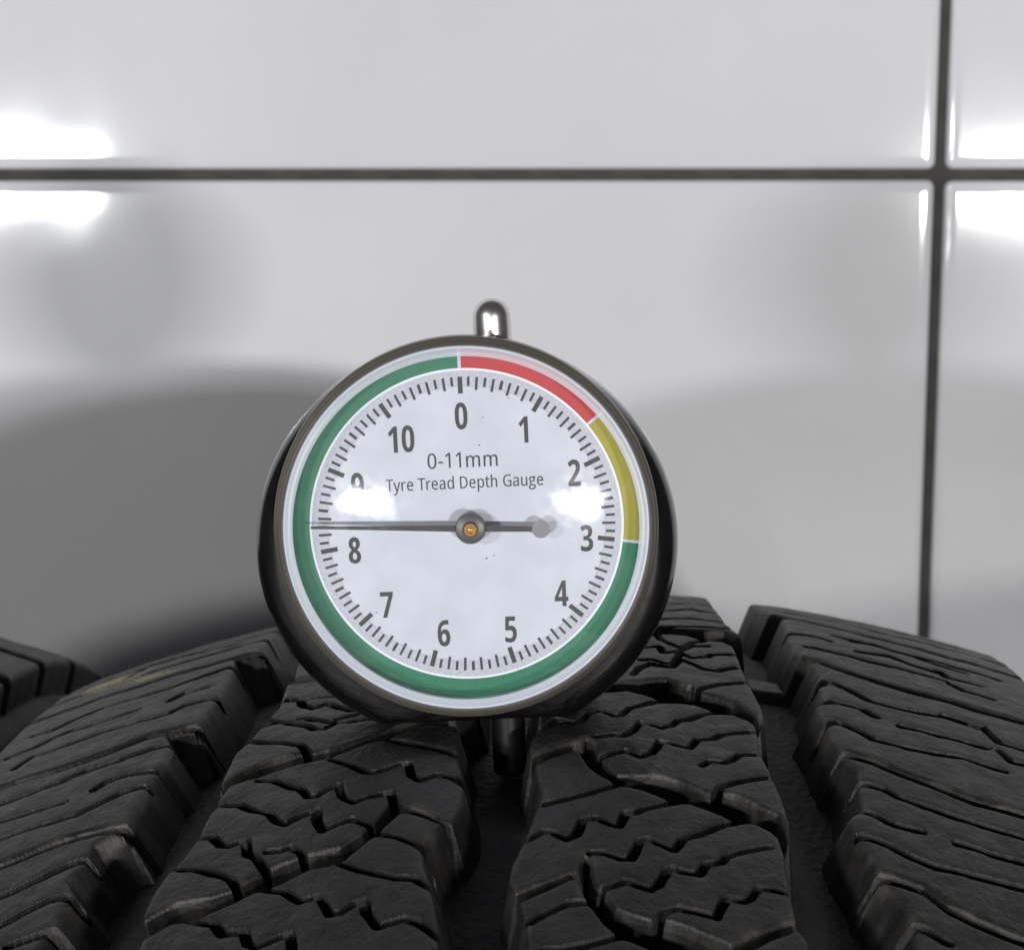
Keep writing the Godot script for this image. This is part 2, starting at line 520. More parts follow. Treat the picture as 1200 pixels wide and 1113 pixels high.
func build_near_tyre() -> Node3D:
	var tyre := thing("tyre", "worn black winter tyre with zigzag sipes, in front, carrying the round gauge", "tyre")
	tyre.transform = Transform3D(Basis(Vector3(0.9972, 0.04332, 0.06098), Vector3(-0.05, 0.99238, 0.1126), Vector3(-0.05564, -0.11533, 0.99177)).orthonormalized(), Vector3(0.0134, CAM_Y - 0.3656, -0.303))
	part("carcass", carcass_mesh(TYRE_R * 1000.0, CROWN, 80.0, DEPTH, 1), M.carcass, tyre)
	var lbn = open_block([-33.5,-60.5,-33.5,-100,-6,-100,-5,-70,-8,-62.5,-20,-61])
	cut(lbn, 1.1, 6.5, [-33,-72,-24,-70,-18,-74,-6,-71])
	cut(lbn, 1.1, 6.5, [-33,-84,-24,-82,-18,-86,-6,-83])
	close_block(lbn, tyre, 0.17, 1.7, 0.7)
	var lbm = open_block([-33.6,-25.2,-34.4,-31,-34.2,-44,-33,-58,-8,-60,-5,-55,-6,-30,-9,-24.5,-24,-25.4])
	cut(lbm, 1.1, 6.5, [-34,-40,-28,-39,-24,-42,-18,-38,-10,-40])
	cut(lbm, 1.1, 6.5, [-34,-50,-26,-48,-20,-52,-8,-49])
	close_block(lbm, tyre, 0.17, 1.7, 0.7)
	var lb0 = open_block([-33.8,-12.1,-34.1,-16.5,-34.4,-23,-32,-22.6,-24,-22.3,-9,-21,-5.5,-19,-5,-8,-7.5,-3.2,-13.4,-0.2,-16.7,2,-20,4.1,-23.9,5.8,-27.8,5.8,-31.6,6.7,-35.1,8.9,-37.8,13,-37.5,3,-36.1,-1,-34.7,-8.1])
	cut(lb0, 1.1, 6.5, [-32.9,-15.6,-30.9,-14.4,-30.3,-12,-28.3,-10.2,-26.4,-11.2,-24.7,-9.3,-22.4,-7.3,-20.2,-7.3])
	cut(lb0, 1.1, 6.5, [-34.9,-8.2,-32,-5.8,-30.9,-5,-28.2,-3.5,-27,-1.8,-25.5,-1.4,-24.2,-2.8,-22.1,-2.8,-18.5,-3.4])
	cut(lb0, 1.1, 6.5, [-36.4,-1.1,-33.1,0.7,-31.1,1.5,-28.2,3,-26.9,5.5])
	cut(lb0, 1.1, 6.5, [-34.8,-6,-29,-6.5,-25,-3.8,-20,-6.2,-14,-4])
	cut(lb0, 1.1, 6.5, [-33,-15,-26,-14,-22,-17,-14,-13,-6,-15])
	close_block(lb0, tyre, 0.17, 1.7, 0.7)
	var lb1 = open_block([-37.2,16.7,-36.4,13,-34.2,12,-30.3,10.5,-27.3,9.1,-23.6,8.5,-21.2,7,-18.4,5.2,-15.8,3.9,-13.2,1.6,-9.8,0.1,-6.6,1.7,-5.7,5.9,-6,10.3,-5,14.8,-4.1,19.6,-4.1,23.7,-5.2,28.5,-6.9,27.4,-8.8,25.6,-10.9,24.1,-12.6,22.5,-13.4,21.9,-14.5,25.1,-16.4,29.5,-18.7,32,-23.2,33.3,-27.6,35.2,-30.8,38.8,-34,39.9,-38,40.1,-41.6,42.4,-41.9,41,-41.5,37.1,-40.4,32.7,-39.1,30.4,-38.1,25.7,-37.7,20.6,-37.2,18.5])
	cut(lb1, 1.1, 6.5, [-36.6,18,-34,18.6,-31.5,21.1,-29.3,22.3,-28,24.5,-26.8,25.4,-25.2,23.8,-23,22.6,-22.7,25.4,-21.6,28,-19.3,26.6,-18.1,25.8,-15.3,27.8])
	cut(lb1, 1.1, 6.5, [-37.6,25.7,-36.2,25.9,-34.6,28.5,-33.5,28.8,-31.4,28.1,-30.7,31.4,-29.3,32.5,-28,35.1])
	cut(lb1, 1.1, 6.5, [-28,31.6,-26.2,31.6,-25.2,31,-23.7,32.5,-22.5,34.9])
	cut(lb1, 1.1, 6.5, [-39.6,32.4,-37,33.2,-33.6,35.2,-31.8,36.7,-30.3,39.4])
	cut(lb1, 1.1, 6.5, [-32.3,12.6,-30.3,13.2,-27.6,15.6,-26.1,16.4,-24.8,19.2,-23.5,19,-21.3,16.8,-21.1,16.6,-20.1,20.2,-18.4,21.8,-17.2,21.1,-15.1,20.2,-13.8,19.9,-12.7,23.7])
	cut(lb1, 1.1, 6.5, [-23,8.9,-20.2,11.1,-17.8,13.7,-16.4,14,-13.5,12.5,-12.2,12.3,-11.5,15.9,-10.4,17.2,-8.1,15.9,-6,16.8,-3.8,19.9])
	cut(lb1, 1.1, 6.5, [-15.5,4.7,-11.4,6.8,-8.1,8.8,-5.3,11.4])
	close_block(lb1, tyre, 0.17, 1.7, 0.7)
	var lb2 = open_block([-41,46.6,-37.9,44.2,-35.2,44,-33.8,43.4,-30.7,41.7,-28.5,40.1,-25.1,38.7,-22.3,36.5,-19.8,36,-17.9,34.9,-14.8,30.1,-12.1,25.2,-10.8,25.4,-8.5,26.8,-6.4,28.4,-8,32.3,-8.2,34.9,-7.7,37.8,-6.8,40.9,-5.8,45.9,-5,50.6,-4.8,56,-5.2,70,-6,88,-41,88,-41.6,60])
	cut(lb2, 1.1, 6.5, [-14.9,29.5,-12,30.8,-9.2,32.6,-7.4,35])
	cut(lb2, 1.1, 6.5, [-18.1,35.8,-15.9,37.3,-13.7,38.4,-11.1,39.6,-8.8,39.8,-6.5,42.1])
	cut(lb2, 1.1, 6.5, [-27.3,39.7,-24.7,40.5,-22.2,42.9,-21,42.6,-20.3,42.2,-19.5,43.3,-18.3,46,-17,45.6,-15.5,44.1,-14.5,43.7,-14,45.9,-12.3,48.9,-11.2,48.3,-9.3,47.6,-7.6,48.3,-5.2,51])
	cut(lb2, 1.1, 6.5, [-35.5,44.2,-32.4,45.3,-31,47.5,-29.8,47.4,-28.3,47.7,-27.5,50,-26.3,50.8,-24.7,49.8,-22.6,48.9,-22,51.8])
	cut(lb2, 1.1, 6.5, [-41,62,-30,60,-26,64,-18,60,-6,62])
	cut(lb2, 1.1, 6.5, [-41,74,-30,72,-26,76,-18,72,-6,74])
	close_block(lb2, tyre, 0.17, 1.7, 0.7)
	var rby = open_block([4.8,-40,4.6,-60,5.5,-100,30.4,-100,31,-72,32.4,-54,34.4,-44.6,31.8,-47.6,27,-46,20,-46.2,12,-44.6])
	cut(rby, 1.1, 6.5, [5,-54,12,-52,16,-56,22,-53,27,-56,34,-53.5])
	cut(rby, 1.1, 6.5, [5,-63,12,-61,17,-65,23,-62,27,-66,34,-62.5])
	cut(rby, 1.1, 6.5, [5,-72,12,-70,17,-74,23,-71,27,-75,34,-72])
	cut(rby, 1.1, 6.5, [5,-82,14,-80,20,-84,34,-81])
	cut(rby, 1.1, 6.5, [22,-46.4,28,-49,34,-49.4])
	close_block(rby, tyre, 0.17, 1.7, 0.7)
	var rbz = open_block([4.6,-2.8,3.4,-10,5.2,-22,4.6,-36,8,-41,18,-41.8,25.6,-41.1,28.2,-39.1,31.3,-39.3,32.8,-36.6,33.4,-28,34,-19,34.7,-14,35.5,-8.1,35.6,-3.7,34.9,-1.4,34.5,-5.9,32,-9.7,29.7,-11.1,26.4,-12.7,25,-14.9,23.1,-16.4,22.3,-17.4,19.6,-16.1,17.2,-14.6,12.5,-12.6,8,-7.8])
	cut(rbz, 1.1, 6.5, [20.8,-41.4,21.8,-37.1,24.4,-33.6,25.7,-35,26.5,-36.9,29.3,-40.1])
	cut(rbz, 1.1, 6.5, [19.3,-31.9,21.3,-33.3,22,-29.6,24.3,-31.1,26,-34.1,28.8,-35.6])
	cut(rbz, 1.1, 6.5, [18.7,-25.3,20.4,-25.6,21.9,-24.2,23.4,-24.1,24.6,-30.2,26.1,-27.8,28.4,-29,29.2,-30.6,32.3,-31.8])
	cut(rbz, 1.1, 6.5, [17.4,-17.7,18.4,-21.4,20.2,-23.8,20.7,-23.1,23.2,-22.3,24.5,-26.5,26.2,-24.7,27.7,-22.6,29.7,-22.4,30.7,-23.5,33,-25.2])
	cut(rbz, 1.1, 6.5, [25.5,-14.3,25.9,-11.9,27.4,-14.1,29.9,-16.2,33.9,-18.2])
	close_block(rbz, tyre, 0.17, 1.7, 0.7)
	var rba = open_block([4.3,4.4,5.1,1,6.5,-4,10,-9.2,14.8,-10.5,16.7,-11.1,19.6,-9.4,22,-7.5,26,-6.9,29.4,-4.6,31.3,-4.7,33.4,-3.1,34.2,-1.5,34.4,2.4,34.3,7,35.3,12.3,36.4,20.1,36.9,25.6,36.5,29.9,36.2,26,35.7,23.8,33.1,21.6,30.2,19.6,28.2,19,27.2,20.1,23.5,17.1,20.1,15.9,15.4,16.1,14,14.1,12.9,11.5,12.2,7.2,11.2,5.6,10.5,7,8.1,8.4,5.5,10.4,4,12.1,3.5,9.6,3.7,7.3])
	cut(rba, 1.1, 6.5, [4.2,3,5.6,1.6,7.1,-0.1,9.3,1,10.2,0.7,11.5,-2.3,13,-3,14.8,-1.6,15.8,-1.7,17,-4.3,17.9,-5,20.3,-7.2,22,-7.8])
	cut(rba, 1.1, 6.5, [12.6,5.6,14.9,4.6,16.3,4.8,17.4,3.3,18.6,0.3,20,1,21.3,1.7,22.7,0.9,23.7,-1,25.1,-1.8,27.1,-3.7,29.7,-4.9])
	cut(rba, 1.1, 6.5, [12.7,12,14.9,10.3,16.5,9.4,18.5,11,19.9,9.9,21.1,6.1,22.4,6.4,24.9,7.6,26.1,4.8,28.2,4.1,29.6,2.4,33.4,0.7])
	cut(rba, 1.1, 6.5, [26.5,12.6,27.5,11.2,29.2,11.2,30.4,10.2,31.6,8.4,34.5,7.5])
	cut(rba, 1.1, 6.5, [26.9,20.3,27.6,20.9,28.5,18.1,31.7,15.7,35.4,13.7])
	close_block(rba, tyre, 0.17, 1.7, 0.7)
	var rbb = open_block([4.6,14.1,6,12.4,9.1,9.9,10.4,10.3,11.6,14.2,13,16.4,14.3,17.7,15.6,19,18.7,20.1,22.7,22.8,24.5,22.8,26.8,24,30.5,26.5,32,26.4,32.8,26.7,34.4,27.9,35.3,29.3,35.7,32.7,35.6,36.3,35.9,41.7,36.2,46,33.9,47.2,31.1,49,28.4,51.4,26.9,50.5,24.8,49.2,22.9,48.2,21,47.8,19.4,47.7,17.3,46.9,15.3,45.8,14.4,43.4,13.5,42.3,12.6,39.9,12.3,36.4,11.6,35.5,11.1,36.8,10.8,38.7,9.6,39.5,7.6,40.8,6,41.9,3.5,43.5,2.6,40.8,2.8,37.6,4.2,31.8,5.9,22,4.9,17.5])
	cut(rbb, 1.1, 6.5, [6,24.1,9,22.8,12,21.4,15.4,19])
	cut(rbb, 1.1, 6.5, [4.4,32.3,6.4,30.5,7.5,30.8,9.2,32.1,10.4,31.1,11.2,27.8,12.7,27.2,14,28.3,15.7,29.2,16.5,25.9,17.8,25.8,18.9,24.7,22.7,22.8])
	cut(rbb, 1.1, 6.5, [12.3,35.1,13.8,35.1,15.9,36.2,17.1,36.1,18.2,32,19.2,31.6,21.3,33.1,22.3,33.9,22.7,33.1,23.4,31.2,24.9,30.2,26.6,29,28.3,27.4,30.5,26.3])
	cut(rbb, 1.1, 6.5, [12.9,42.7,14.7,41.8,16.5,40.5,18.1,41.4,19.3,42,20.3,41.1,21.4,37.9,22.2,37.6,22.4,37.8,24,38.3,25.2,38.5,26.1,36.3,28,35.6,28.6,34.4,30.8,33,33.9,31.5])
	cut(rbb, 1.1, 6.5, [20,48.1,21,46.2,22.6,45.4,24,45.8,24.6,45.9,26.9,46.6,27.8,43.9,28.4,42.7,30.2,43.1,31,42.5,32.2,40.3,34.2,40.3,36.1,41])
	close_block(rbb, tyre, 0.17, 1.7, 0.7)
	var rbc = open_block([4.1,45,7.1,42.8,9.8,40.6,10.8,40.6,12.1,45,13.9,48.7,15.9,51.1,18.9,52.7,22.5,55.2,27,57.5,28,62,26,88,5,88,6.2,62,5.4,52.3,4.9,48.7])
	cut(rbc, 1.1, 6.5, [5.5,48.7,7,47.2,9.7,45.2,12.1,44.8])
	cut(rbc, 1.1, 6.5, [7.4,53.6,8.9,53.6,12.4,52.5,15.7,50.9])
	cut(rbc, 1.1, 6.5, [5.5,63,12,60.5,20,59,28,60])
	cut(rbc, 1.1, 6.5, [5.2,74,14,71,27,70])
	close_block(rbc, tyre, 0.17, 1.7, 0.7)
	var rbd = open_block([28.6,54,32.7,50,36.3,47.6,37.2,49.5,38,60,38,88,28,88,30,62])
	close_block(rbd, tyre, 0.17, 1.7, 0.7)
	var s0 = open_block([81,-100,38.2,-100,38.8,-86,40.2,-72.5,43.5,-70.8,50,-67.3,60,-63.4,70,-60.9,81,-59.6])
	cut(s0, 1.45, 6.5, [44,-80,60,-74,82,-72])
	cut(s0, 1.45, 6.5, [44,-90,60,-84,82,-82])
	close_block(s0, tyre, 0.2, 2.3, 1.2)
	var s1 = open_block([81,-57.8,70,-59.1,60,-61.6,50,-65.7,43.5,-69.2,42,-67.8,42.2,-60,42,-52,42.1,-45,42.4,-40,43,-36.6,44.3,-35.6,45.6,-35.4,49.4,-31.8,52.7,-29.8,57.5,-27.8,62.5,-27,67.3,-25.8,72,-25.4,81,-24.6])
	cut(s1, 1.45, 6.5, [44.5,-43.1,46.3,-43.3,50.2,-42,54,-40.5,57.8,-39.8,61.6,-38.8,65.1,-37.8])
	cut(s1, 1.45, 6.5, [52.7,-45.9,57.9,-47.7,61.2,-44.1,64.8,-43])
	cut(s1, 1.45, 6.5, [53,-54.6,56.3,-55.2,60.7,-52.8,65.6,-48.8,69.7,-48])
	cut(s1, 1.45, 6.5, [65,-44.4,66,-40.9,70.7,-40.9])
	cut(s1, 1.45, 6.5, [65.9,-36.6,67.6,-34.2,71.4,-33.4])
	cut(s1, 1.45, 6.5, [42.5,-52.4,45.8,-52.9,48.6,-51])
	cut(s1, 1.45, 6.5, [50,-57,60,-53,75,-50])
	close_block(s1, tyre, 0.2, 2.3, 1.2)
	var s2 = open_block([81,-22.8,72,-23.6,67.3,-24,62.5,-25.3,57.5,-26,52.7,-28.2,49.4,-30.2,45.6,-33.6,44.3,-33.8,45.3,-28.1,44.4,-24.1,44.6,-21,44.8,-16.1,43.2,-11.9,43.8,-8.1,44.3,-4.5,44.9,0.5,45.4,2.8,49.3,4.2,52.4,6.4,57.5,8.8,61.6,10.8,68.2,11.6,81,13.2])
	cut(s2, 1.45, 6.5, [44.8,-22.3,46.2,-24.3,49,-21.6,51.5,-17.6,56.3,-16.6,62.2,-17.3,66.6,-15.6])
	cut(s2, 1.45, 6.5, [62.3,-18.2,67.3,-17.2,68,-14.1,69,-11.4,72.3,-11,79,-11])
	cut(s2, 1.45, 6.5, [43.6,-13.4,46.4,-15,49.9,-13.9,51.6,-11.6])
	cut(s2, 1.45, 6.5, [55.1,-9.4,58.6,-9,62.4,-8.5,66.5,-7.9])
	cut(s2, 1.45, 6.5, [43.3,-5.1,46.1,-6.8,48.7,-4.5,50.3,-2.5,54.4,-1.6,59,-1.5,62.6,-1.9,67.7,-0.5])
	cut(s2, 1.45, 6.5, [68,-8.1,69.6,-4.8,71.2,-5,79,-5])
	close_block(s2, tyre, 0.2, 2.3, 1.2)
	var s3 = open_block([81,14.8,68.2,13.4,61.6,12.5,57.5,10.4,52.4,8,49.3,5.8,45.4,4.6,47.1,8.4,46.8,13.6,46.5,19,44.5,22.1,44.9,25.9,46.1,30.5,46.8,33.1,46.8,34,49.8,34.8,52.2,35.6,54.6,38.6,57.2,40.2,60,41.4,62.8,42.6,81,44.8])
	cut(s3, 1.45, 6.5, [46.9,12.1,49.9,13,51.5,14.8,55.5,16.1,60.7,18.1,67,19.4,79,19.4])
	cut(s3, 1.45, 6.5, [45.7,19.9,48.2,20.8,50.2,22.4,53.5,22.9])
	cut(s3, 1.45, 6.5, [58,24.3,61.7,25.4,65.8,25.9,79,25.9])
	cut(s3, 1.45, 6.5, [45.9,26.3,49.1,27.6,51,29.3,54.5,30.9,58.6,31.5,64.8,32.1,79,32.1])
	close_block(s3, tyre, 0.2, 2.3, 1.2)
	var s4 = open_block([81,46.4,62.8,44.2,60,43.2,57.2,42,54.6,40.4,52.2,37.2,49.8,36.4,46.8,35.8,49.3,39.9,49.6,42,49.9,44.2,50.2,48.5,50.5,60,50,74,50.5,88,81,88])
	cut(s4, 1.45, 6.5, [48.8,43.7,51.5,44.6,53.6,46.3])
	cut(s4, 1.45, 6.5, [50,58,66,63,82,64])
	cut(s4, 1.45, 6.5, [50,70,66,75,82,76])
	close_block(s4, tyre, 0.2, 2.3, 1.2)
	var t1 = open_block([-81,-100,-44,-100,-44.3,-75,-44.2,-62,-44.1,-52,-42.4,-49.1,-45.4,-50.1,-48.1,-49.6,-52.1,-48,-57.6,-47.2,-61.5,-45.8,-81,-43.6])
	cut(t1, 1.45, 6.5, [-50.8,-66,-56.2,-66.2,-66.7,-72.9,-68.1,-60])
	cut(t1, 1.45, 6.5, [-44.2,-62,-60,-58,-80,-55])
	cut(t1, 1.45, 6.5, [-44,-74,-60,-70,-80,-67])
	cut(t1, 1.45, 6.5, [-44,-85,-60,-81,-80,-78])
	t1.paint = [[-70.5, -60.0, 6.5, 6.0], [-62.5, -51.0, 4.5, 2.6]]
	close_block(t1, tyre, 0.2, 2.3, 1.2)
	var t2 = open_block([-81,-41.8,-61.5,-44.2,-57.6,-45.6,-52.1,-46.2,-48.1,-47.8,-45.4,-48.4,-42.4,-47.4,-46.9,-46.8,-45.9,-38.7,-45.2,-31.1,-45,-23.4,-45.2,-18,-45.6,-12.4,-49.7,-12.2,-53.4,-11.8,-58,-9.4,-62.8,-8.2,-66.5,-7.6,-74.2,-7.4,-81,-7.2])
	cut(t2, 1.45, 6.5, [-46,-42.2,-50.3,-38.9,-55.2,-36.1,-60.6,-35.2,-66,-34.9,-69.7,-33.1,-73.1,-30.2,-76,-30.7])
	cut(t2, 1.45, 6.5, [-48.5,-30.3,-51.7,-30.1,-53.4,-27.8])
	cut(t2, 1.45, 6.5, [-45.4,-22.9,-47,-23.1,-49.8,-22.6,-51.7,-20.3,-54.7,-19.8,-62,-19.2,-65.4,-18.2,-69.4,-17.1,-72.1,-17.2,-74.1,-14])
	cut(t2, 1.45, 6.5, [-58.5,-26.9,-62.3,-25.9,-68.5,-25.7,-71.4,-24.3,-73.6,-22.4,-77.3,-21.3])
	close_block(t2, tyre, 0.2, 2.3, 1.2)
	var t3 = open_block([-81,-5.6,-74.2,-5.8,-66.5,-6,-62.8,-6.6,-58,-7.8,-53.4,-10.2,-49.7,-10.6,-45.6,-10.6,-49.8,-9.5,-47.7,-3.6,-47.7,1.1,-48.5,3.5,-48.6,6.9,-48.6,9.5,-49.1,14.2,-48.8,18.2,-49,18.6,-52.4,18.2,-55.9,18.2,-59.2,18.8,-63.6,20.3,-65.8,21,-81,22.8])
	cut(t3, 1.45, 6.5, [-48.7,-5.6,-50.9,-5.6,-54.2,-4.4,-55.5,-3.7,-60.4,-3,-63.7,-1.3,-67.9,-0,-72.1,0.6,-79,0.6])
	cut(t3, 1.45, 6.5, [-49.4,3,-53,2.6,-55.8,3.4,-57,5.1])
	cut(t3, 1.45, 6.5, [-61,6.9,-65.1,7.1,-70.1,7.3,-79,7.3])
	cut(t3, 1.45, 6.5, [-49.3,7.9,-52.5,8.7,-54.5,10.2,-57.7,12.2,-62.4,12.7,-68.3,13.3,-79,13.3])
	close_block(t3, tyre, 0.2, 2.3, 1.2)
	var t4 = open_block([-81,24.5,-65.8,22.7,-63.6,22,-59.2,20.6,-55.9,19.8,-52.4,19.8,-49,20.4,-52.7,22.6,-52.8,24.8,-52.6,27.5,-53.3,29,-53.9,30.6,-52.5,34.1,-52.8,35.6,-53.2,36.8,-52.9,40.3,-53.8,42.1,-54.2,44.8,-54.5,52,-53.5,70,-54,88,-81,88])
	cut(t4, 1.45, 6.5, [-52.8,25.8,-55.1,26.5,-58.1,28.1,-61.2,29.6,-63.3,30.3,-79,30.3])
	cut(t4, 1.45, 6.5, [-52.4,34.5,-55.5,34,-58.4,35.6,-61.3,37.4,-79,37.4])
	cut(t4, 1.45, 6.5, [-52.7,41.1,-55.6,41.8,-58.7,42.5])
	cut(t4, 1.45, 6.5, [-55,60,-70,63,-82,64])
	cut(t4, 1.45, 6.5, [-54,46,-70,50,-82,50])
	close_block(t4, tyre, 0.2, 2.3, 1.2)
	# wear bar across the right groove
	var wb = open_block([34.5, -42.5, 45, -42, 45, -35, 34.5, -35.5])
	var bar := close_block(wb, tyre, 0.4, 2.0, 1.0, 2.0, "wear_bar")
	bar.position.y = -0.0066
	return tyre

func build_far_tyre():
	var R := 285.0
	var tyre := thing("tyre", "second black tyre, only its shoulder showing at the left edge behind the gauge's tyre", "tyre", Vector3(-0.157, 0.287, -0.313))
	crown_r = R; crown_rho = 200.0
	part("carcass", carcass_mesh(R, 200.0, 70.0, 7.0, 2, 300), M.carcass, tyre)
	var proto := {}
	for side in [-1, 1]:
		var b = open_block([side * 32.0, 0.0, side * 50.0, -1.5, side * 70.0, -1.0, side * 70.0, 22.4, side * 50.0, 21.9, side * 32.0, 23.4])
		proto[side] = b
	var rib = open_block([-26, 0, -10, 3, 10, 3, 26, 0, 26, 21, 10, 24, -10, 24, -26, 21])
	cut(rib, 0.7, 4.0, [-26, 10, -8, 13, 8, 12, 26, 10])
	proto[0] = rib
	var count := 64
	for key in proto:
		var first: MeshInstance3D = null
		for k in range(-9, 10):
			var turn: float = TAU * k / count
			if first == null:
				first = close_block(proto[key], tyre, 0.5, 1.0, 1.8)
				first.rotation.x = turn
			else:
				part("tread_block", first.mesh, M.rubber, tyre).rotation.x = turn
	crown_r = TYRE_R * 1000.0; crown_rho = CROWN

# ------------------------------------------------------------------ gauge
func build_gauge(tyre: Node3D):
	var foot: Vector3 = tyre.transform * Vector3(0, TYRE_R, 0)
	var g := thing("tread_depth_gauge", "round dial tread depth gauge with black case standing upright on the front tyre", "gauge", foot + Vector3(0, 0.0002, 0))
	g.basis = Basis(Vector3.RIGHT, -0.044) * Basis(Vector3.BACK, 0.044)
	var bx := -4.2; var by := 24.5                   # centre of the case, mm from the foot
	var dx := -4.05; var dy := 27.3                   # centre of the dial
	# case: an oval with a flat foot, rounded front and back
	var rings := []
	for q in [[4.0, -9.5], [1.6, -9.0], [0.5, -7.8], [0.0, -6.0], [0.0, 0.5], [0.25, 1.8], [0.8, 2.9], [1.7, 3.7], [3.0, 4.1], [5.0, 4.2]]:
		var ring := []
		for k in 180:
			var a := TAU * k / 180
			var p := Vector2(bx + (28.6 - q[0]) * cos(a), by + (27.4 - q[0]) * sin(a))
			p.y = maxf(p.y, 0.3 + q[0] * 0.35)
			if q[1] > 1.0:
				var away := p - Vector2(dx, dy)
				if away.length() < 25.0: p = Vector2(dx, dy) + away.normalized() * 25.0
			ring.append(Vector3(p.x, p.y, q[1]) * 0.001)
		rings.append(ring)
	var seat := []                                   # the front face runs in to the round seat of the bezel
	for k in 180:
		var a := TAU * k / 180
		seat.append(Vector3(dx + 24.9 * cos(a), dy + 24.9 * sin(a), 4.2) * 0.001)
	rings[-1] = seat
	part("case", rings_mesh(rings, true, true, false, Vector3(bx, by, -2) * 0.001), M.body, g)
	# plunger: knob above the case, probe below it
	var knob := [0.0, 57.3]
	for k in 9:
		var a := PI / 2 * (8 - k) / 8.0
		knob.append_array([2.55 * cos(a) if k > 0 else 0.3, 54.9 + 2.4 * sin(a)])
	knob.append_array([2.58, 53.5, 2.6, 50.8])
	var kn := part("plunger_knob", lathe(knob, 0.5, 0, 64), M.chrome, g)
	kn.rotation.x = -PI / 2; kn.position.z = -0.0032
	var pr := part("probe", lathe([2.3, 2.0, 2.3, -7.4, 1.7, -8.0, 0.0, -8.1], 0.3, 0, 48), M.shaded_chrome, g)
	pr.rotation.x = -PI / 2
	# bezel, inner ring, dial
	var bz := part("bezel", lathe([25.65, 2.6, 25.65, 5.0, 25.58, 5.4, 25.4, 5.65, 25.2, 5.75, 25.1, 6.1, 24.9, 6.35, 24.65, 6.45, 24.5, 6.35, 24.4, 6.0, 24.35, 3.0], dx, dy), M.bezel, g)
	var gs := part("inner_ring", lathe([24.4, 5.8, 24.25, 6.0, 24.1, 5.9, 24.0, 5.5, 23.7, 2.2], dx, dy), M.gasket, g)
	part("dial", lathe([24.3, 1.0, 24.3, 2.0, 0.0, 2.0], dx, dy), M.dial, g)
	var dial := g.get_node("dial")
	part("silver_ring", ring_sector(18.6, 21.0, 0, 360, 2.0, 2.03, dx, dy), M.silver, dial)
	part("white_line", ring_sector(20.85, 21.15, 0, 360, 2.0, 2.06, dx, dy), M.white, dial)
	part("red_band", ring_sector(21.15, 23.68, 0.6, 52.0, 2.0, 2.06, dx, dy), M.red, dial)
	part("yellow_band", ring_sector(21.15, 23.68, 53.0, 97.8, 2.0, 2.06, dx, dy), M.yellow, dial)
	part("green_band", ring_sector(21.15, 23.68, 98.8, 359.4, 2.0, 2.06, dx, dy), M.green, dial)
	# scale: 110 marks
	var st := SurfaceTool.new(); st.begin(Mesh.PRIMITIVE_TRIANGLES)
	for i in 110:
		var a := deg_to_rad(i * 360.0 / 110.0)
		var ln := 2.25 if i % 10 == 0 else 1.75 if i % 2 == 0 else 1.25
		var wd := 0.62 if i % 10 == 0 else 0.34
		if i % 10 == 5: wd = 0.4
		var u := Vector3(sin(a), cos(a), 0); var t := Vector3(cos(a), -sin(a), 0) * wd * 0.5
		var c := Vector3(dx, dy, 2.07)
		var r1 := 20.0
		var q := [c + u * r1 - t, c + u * r1 + t, c + u * (r1 - ln) + t, c + u * (r1 - ln) - t]
		for k in 4: q[k] *= 0.001
		quad(st, q[0], q[1], q[2], q[3], Vector3.BACK)
	var mk := part("scale_marks", st.commit(), M.ink, dial)
	mk.set_meta("kind", "stuff")
	var spots := [[-6, 122], [66, 107], [122, 58], [137, -16], [108, -79], [50, -120], [-27, -125], [-92, -92], [-128, -30], [-124, 43], [-74, 96]]
	for i in 11:
		var p := Vector2(spots[i][0] / 8.47, spots[i][1] / 8.35).rotated(-0.044)
		lettering("numeral", str(i), Vector3(dx + p.x, dy + p.y, 2.06), 3.5, 0.7, 700, dial)
	lettering("lettering", "0-11mm", Vector3(dx - 0.1, dy + 8.8, 2.06), 2.05, 0.9, 400, dial)
	lettering("lettering", "Tyre Tread Depth Gauge", Vector3(dx, dy + 5.75, 2.06), 1.62, 0.86, 400, dial)
	# specks of dirt on the dial
	var sp := SurfaceTool.new(); sp.begin(Mesh.PRIMITIVE_TRIANGLES)
	for i in 16:
		var p := Vector2.from_angle(rng.randf() * TAU) * sqrt(rng.randf()) * 23.0
		var w := rng.randf_range(0.05, 0.13)
		var pts := []
		for k in 6: pts.append(Vector2(dx, dy) + p + Vector2.from_angle(-TAU * k / 6) * w * rng.randf_range(0.5, 1.3))
		plate(sp, pts, 2.08, 2.11)
	part("dirt_specks", sp.commit(), M.needle, dial).set_meta("kind", "stuff")
	# needle, counterweight, hub
	var hx := dx + 0.55; var hy := dy - 0.1
	var nd := SurfaceTool.new(); nd.begin(Mesh.PRIMITIVE_TRIANGLES)
	plate(nd, [Vector2(-21.3, -0.17), Vector2(-21.3, 0.17), Vector2(-2, 0.42), Vector2(2, 0.4), Vector2(8.6, 0.34), Vector2(8.6, -0.34), Vector2(2, -0.4), Vector2(-2, -0.42)], 4.6, 4.85)
	var disc := []
	for k in 28: disc.append(Vector2(9.4 + 1.2 * cos(-TAU * k / 28), 1.2 * sin(-TAU * k / 28)))
	var cw := SurfaceTool.new(); cw.begin(Mesh.PRIMITIVE_TRIANGLES)
	plate(cw, disc, 4.58, 4.88)
	var no := part("needle", nd.commit(), M.needle, g)
	no.position = Vector3(hx, hy, 0) * 0.001; no.rotation.z = -0.05
	part("counterweight", cw.commit(), M.weight, no)
	var hb := part("hub", lathe([2.05, 3.6, 2.05, 5.0, 1.9, 5.25, 1.4, 5.4, 0.0, 5.42], hx, hy, 64), M.hub, g)
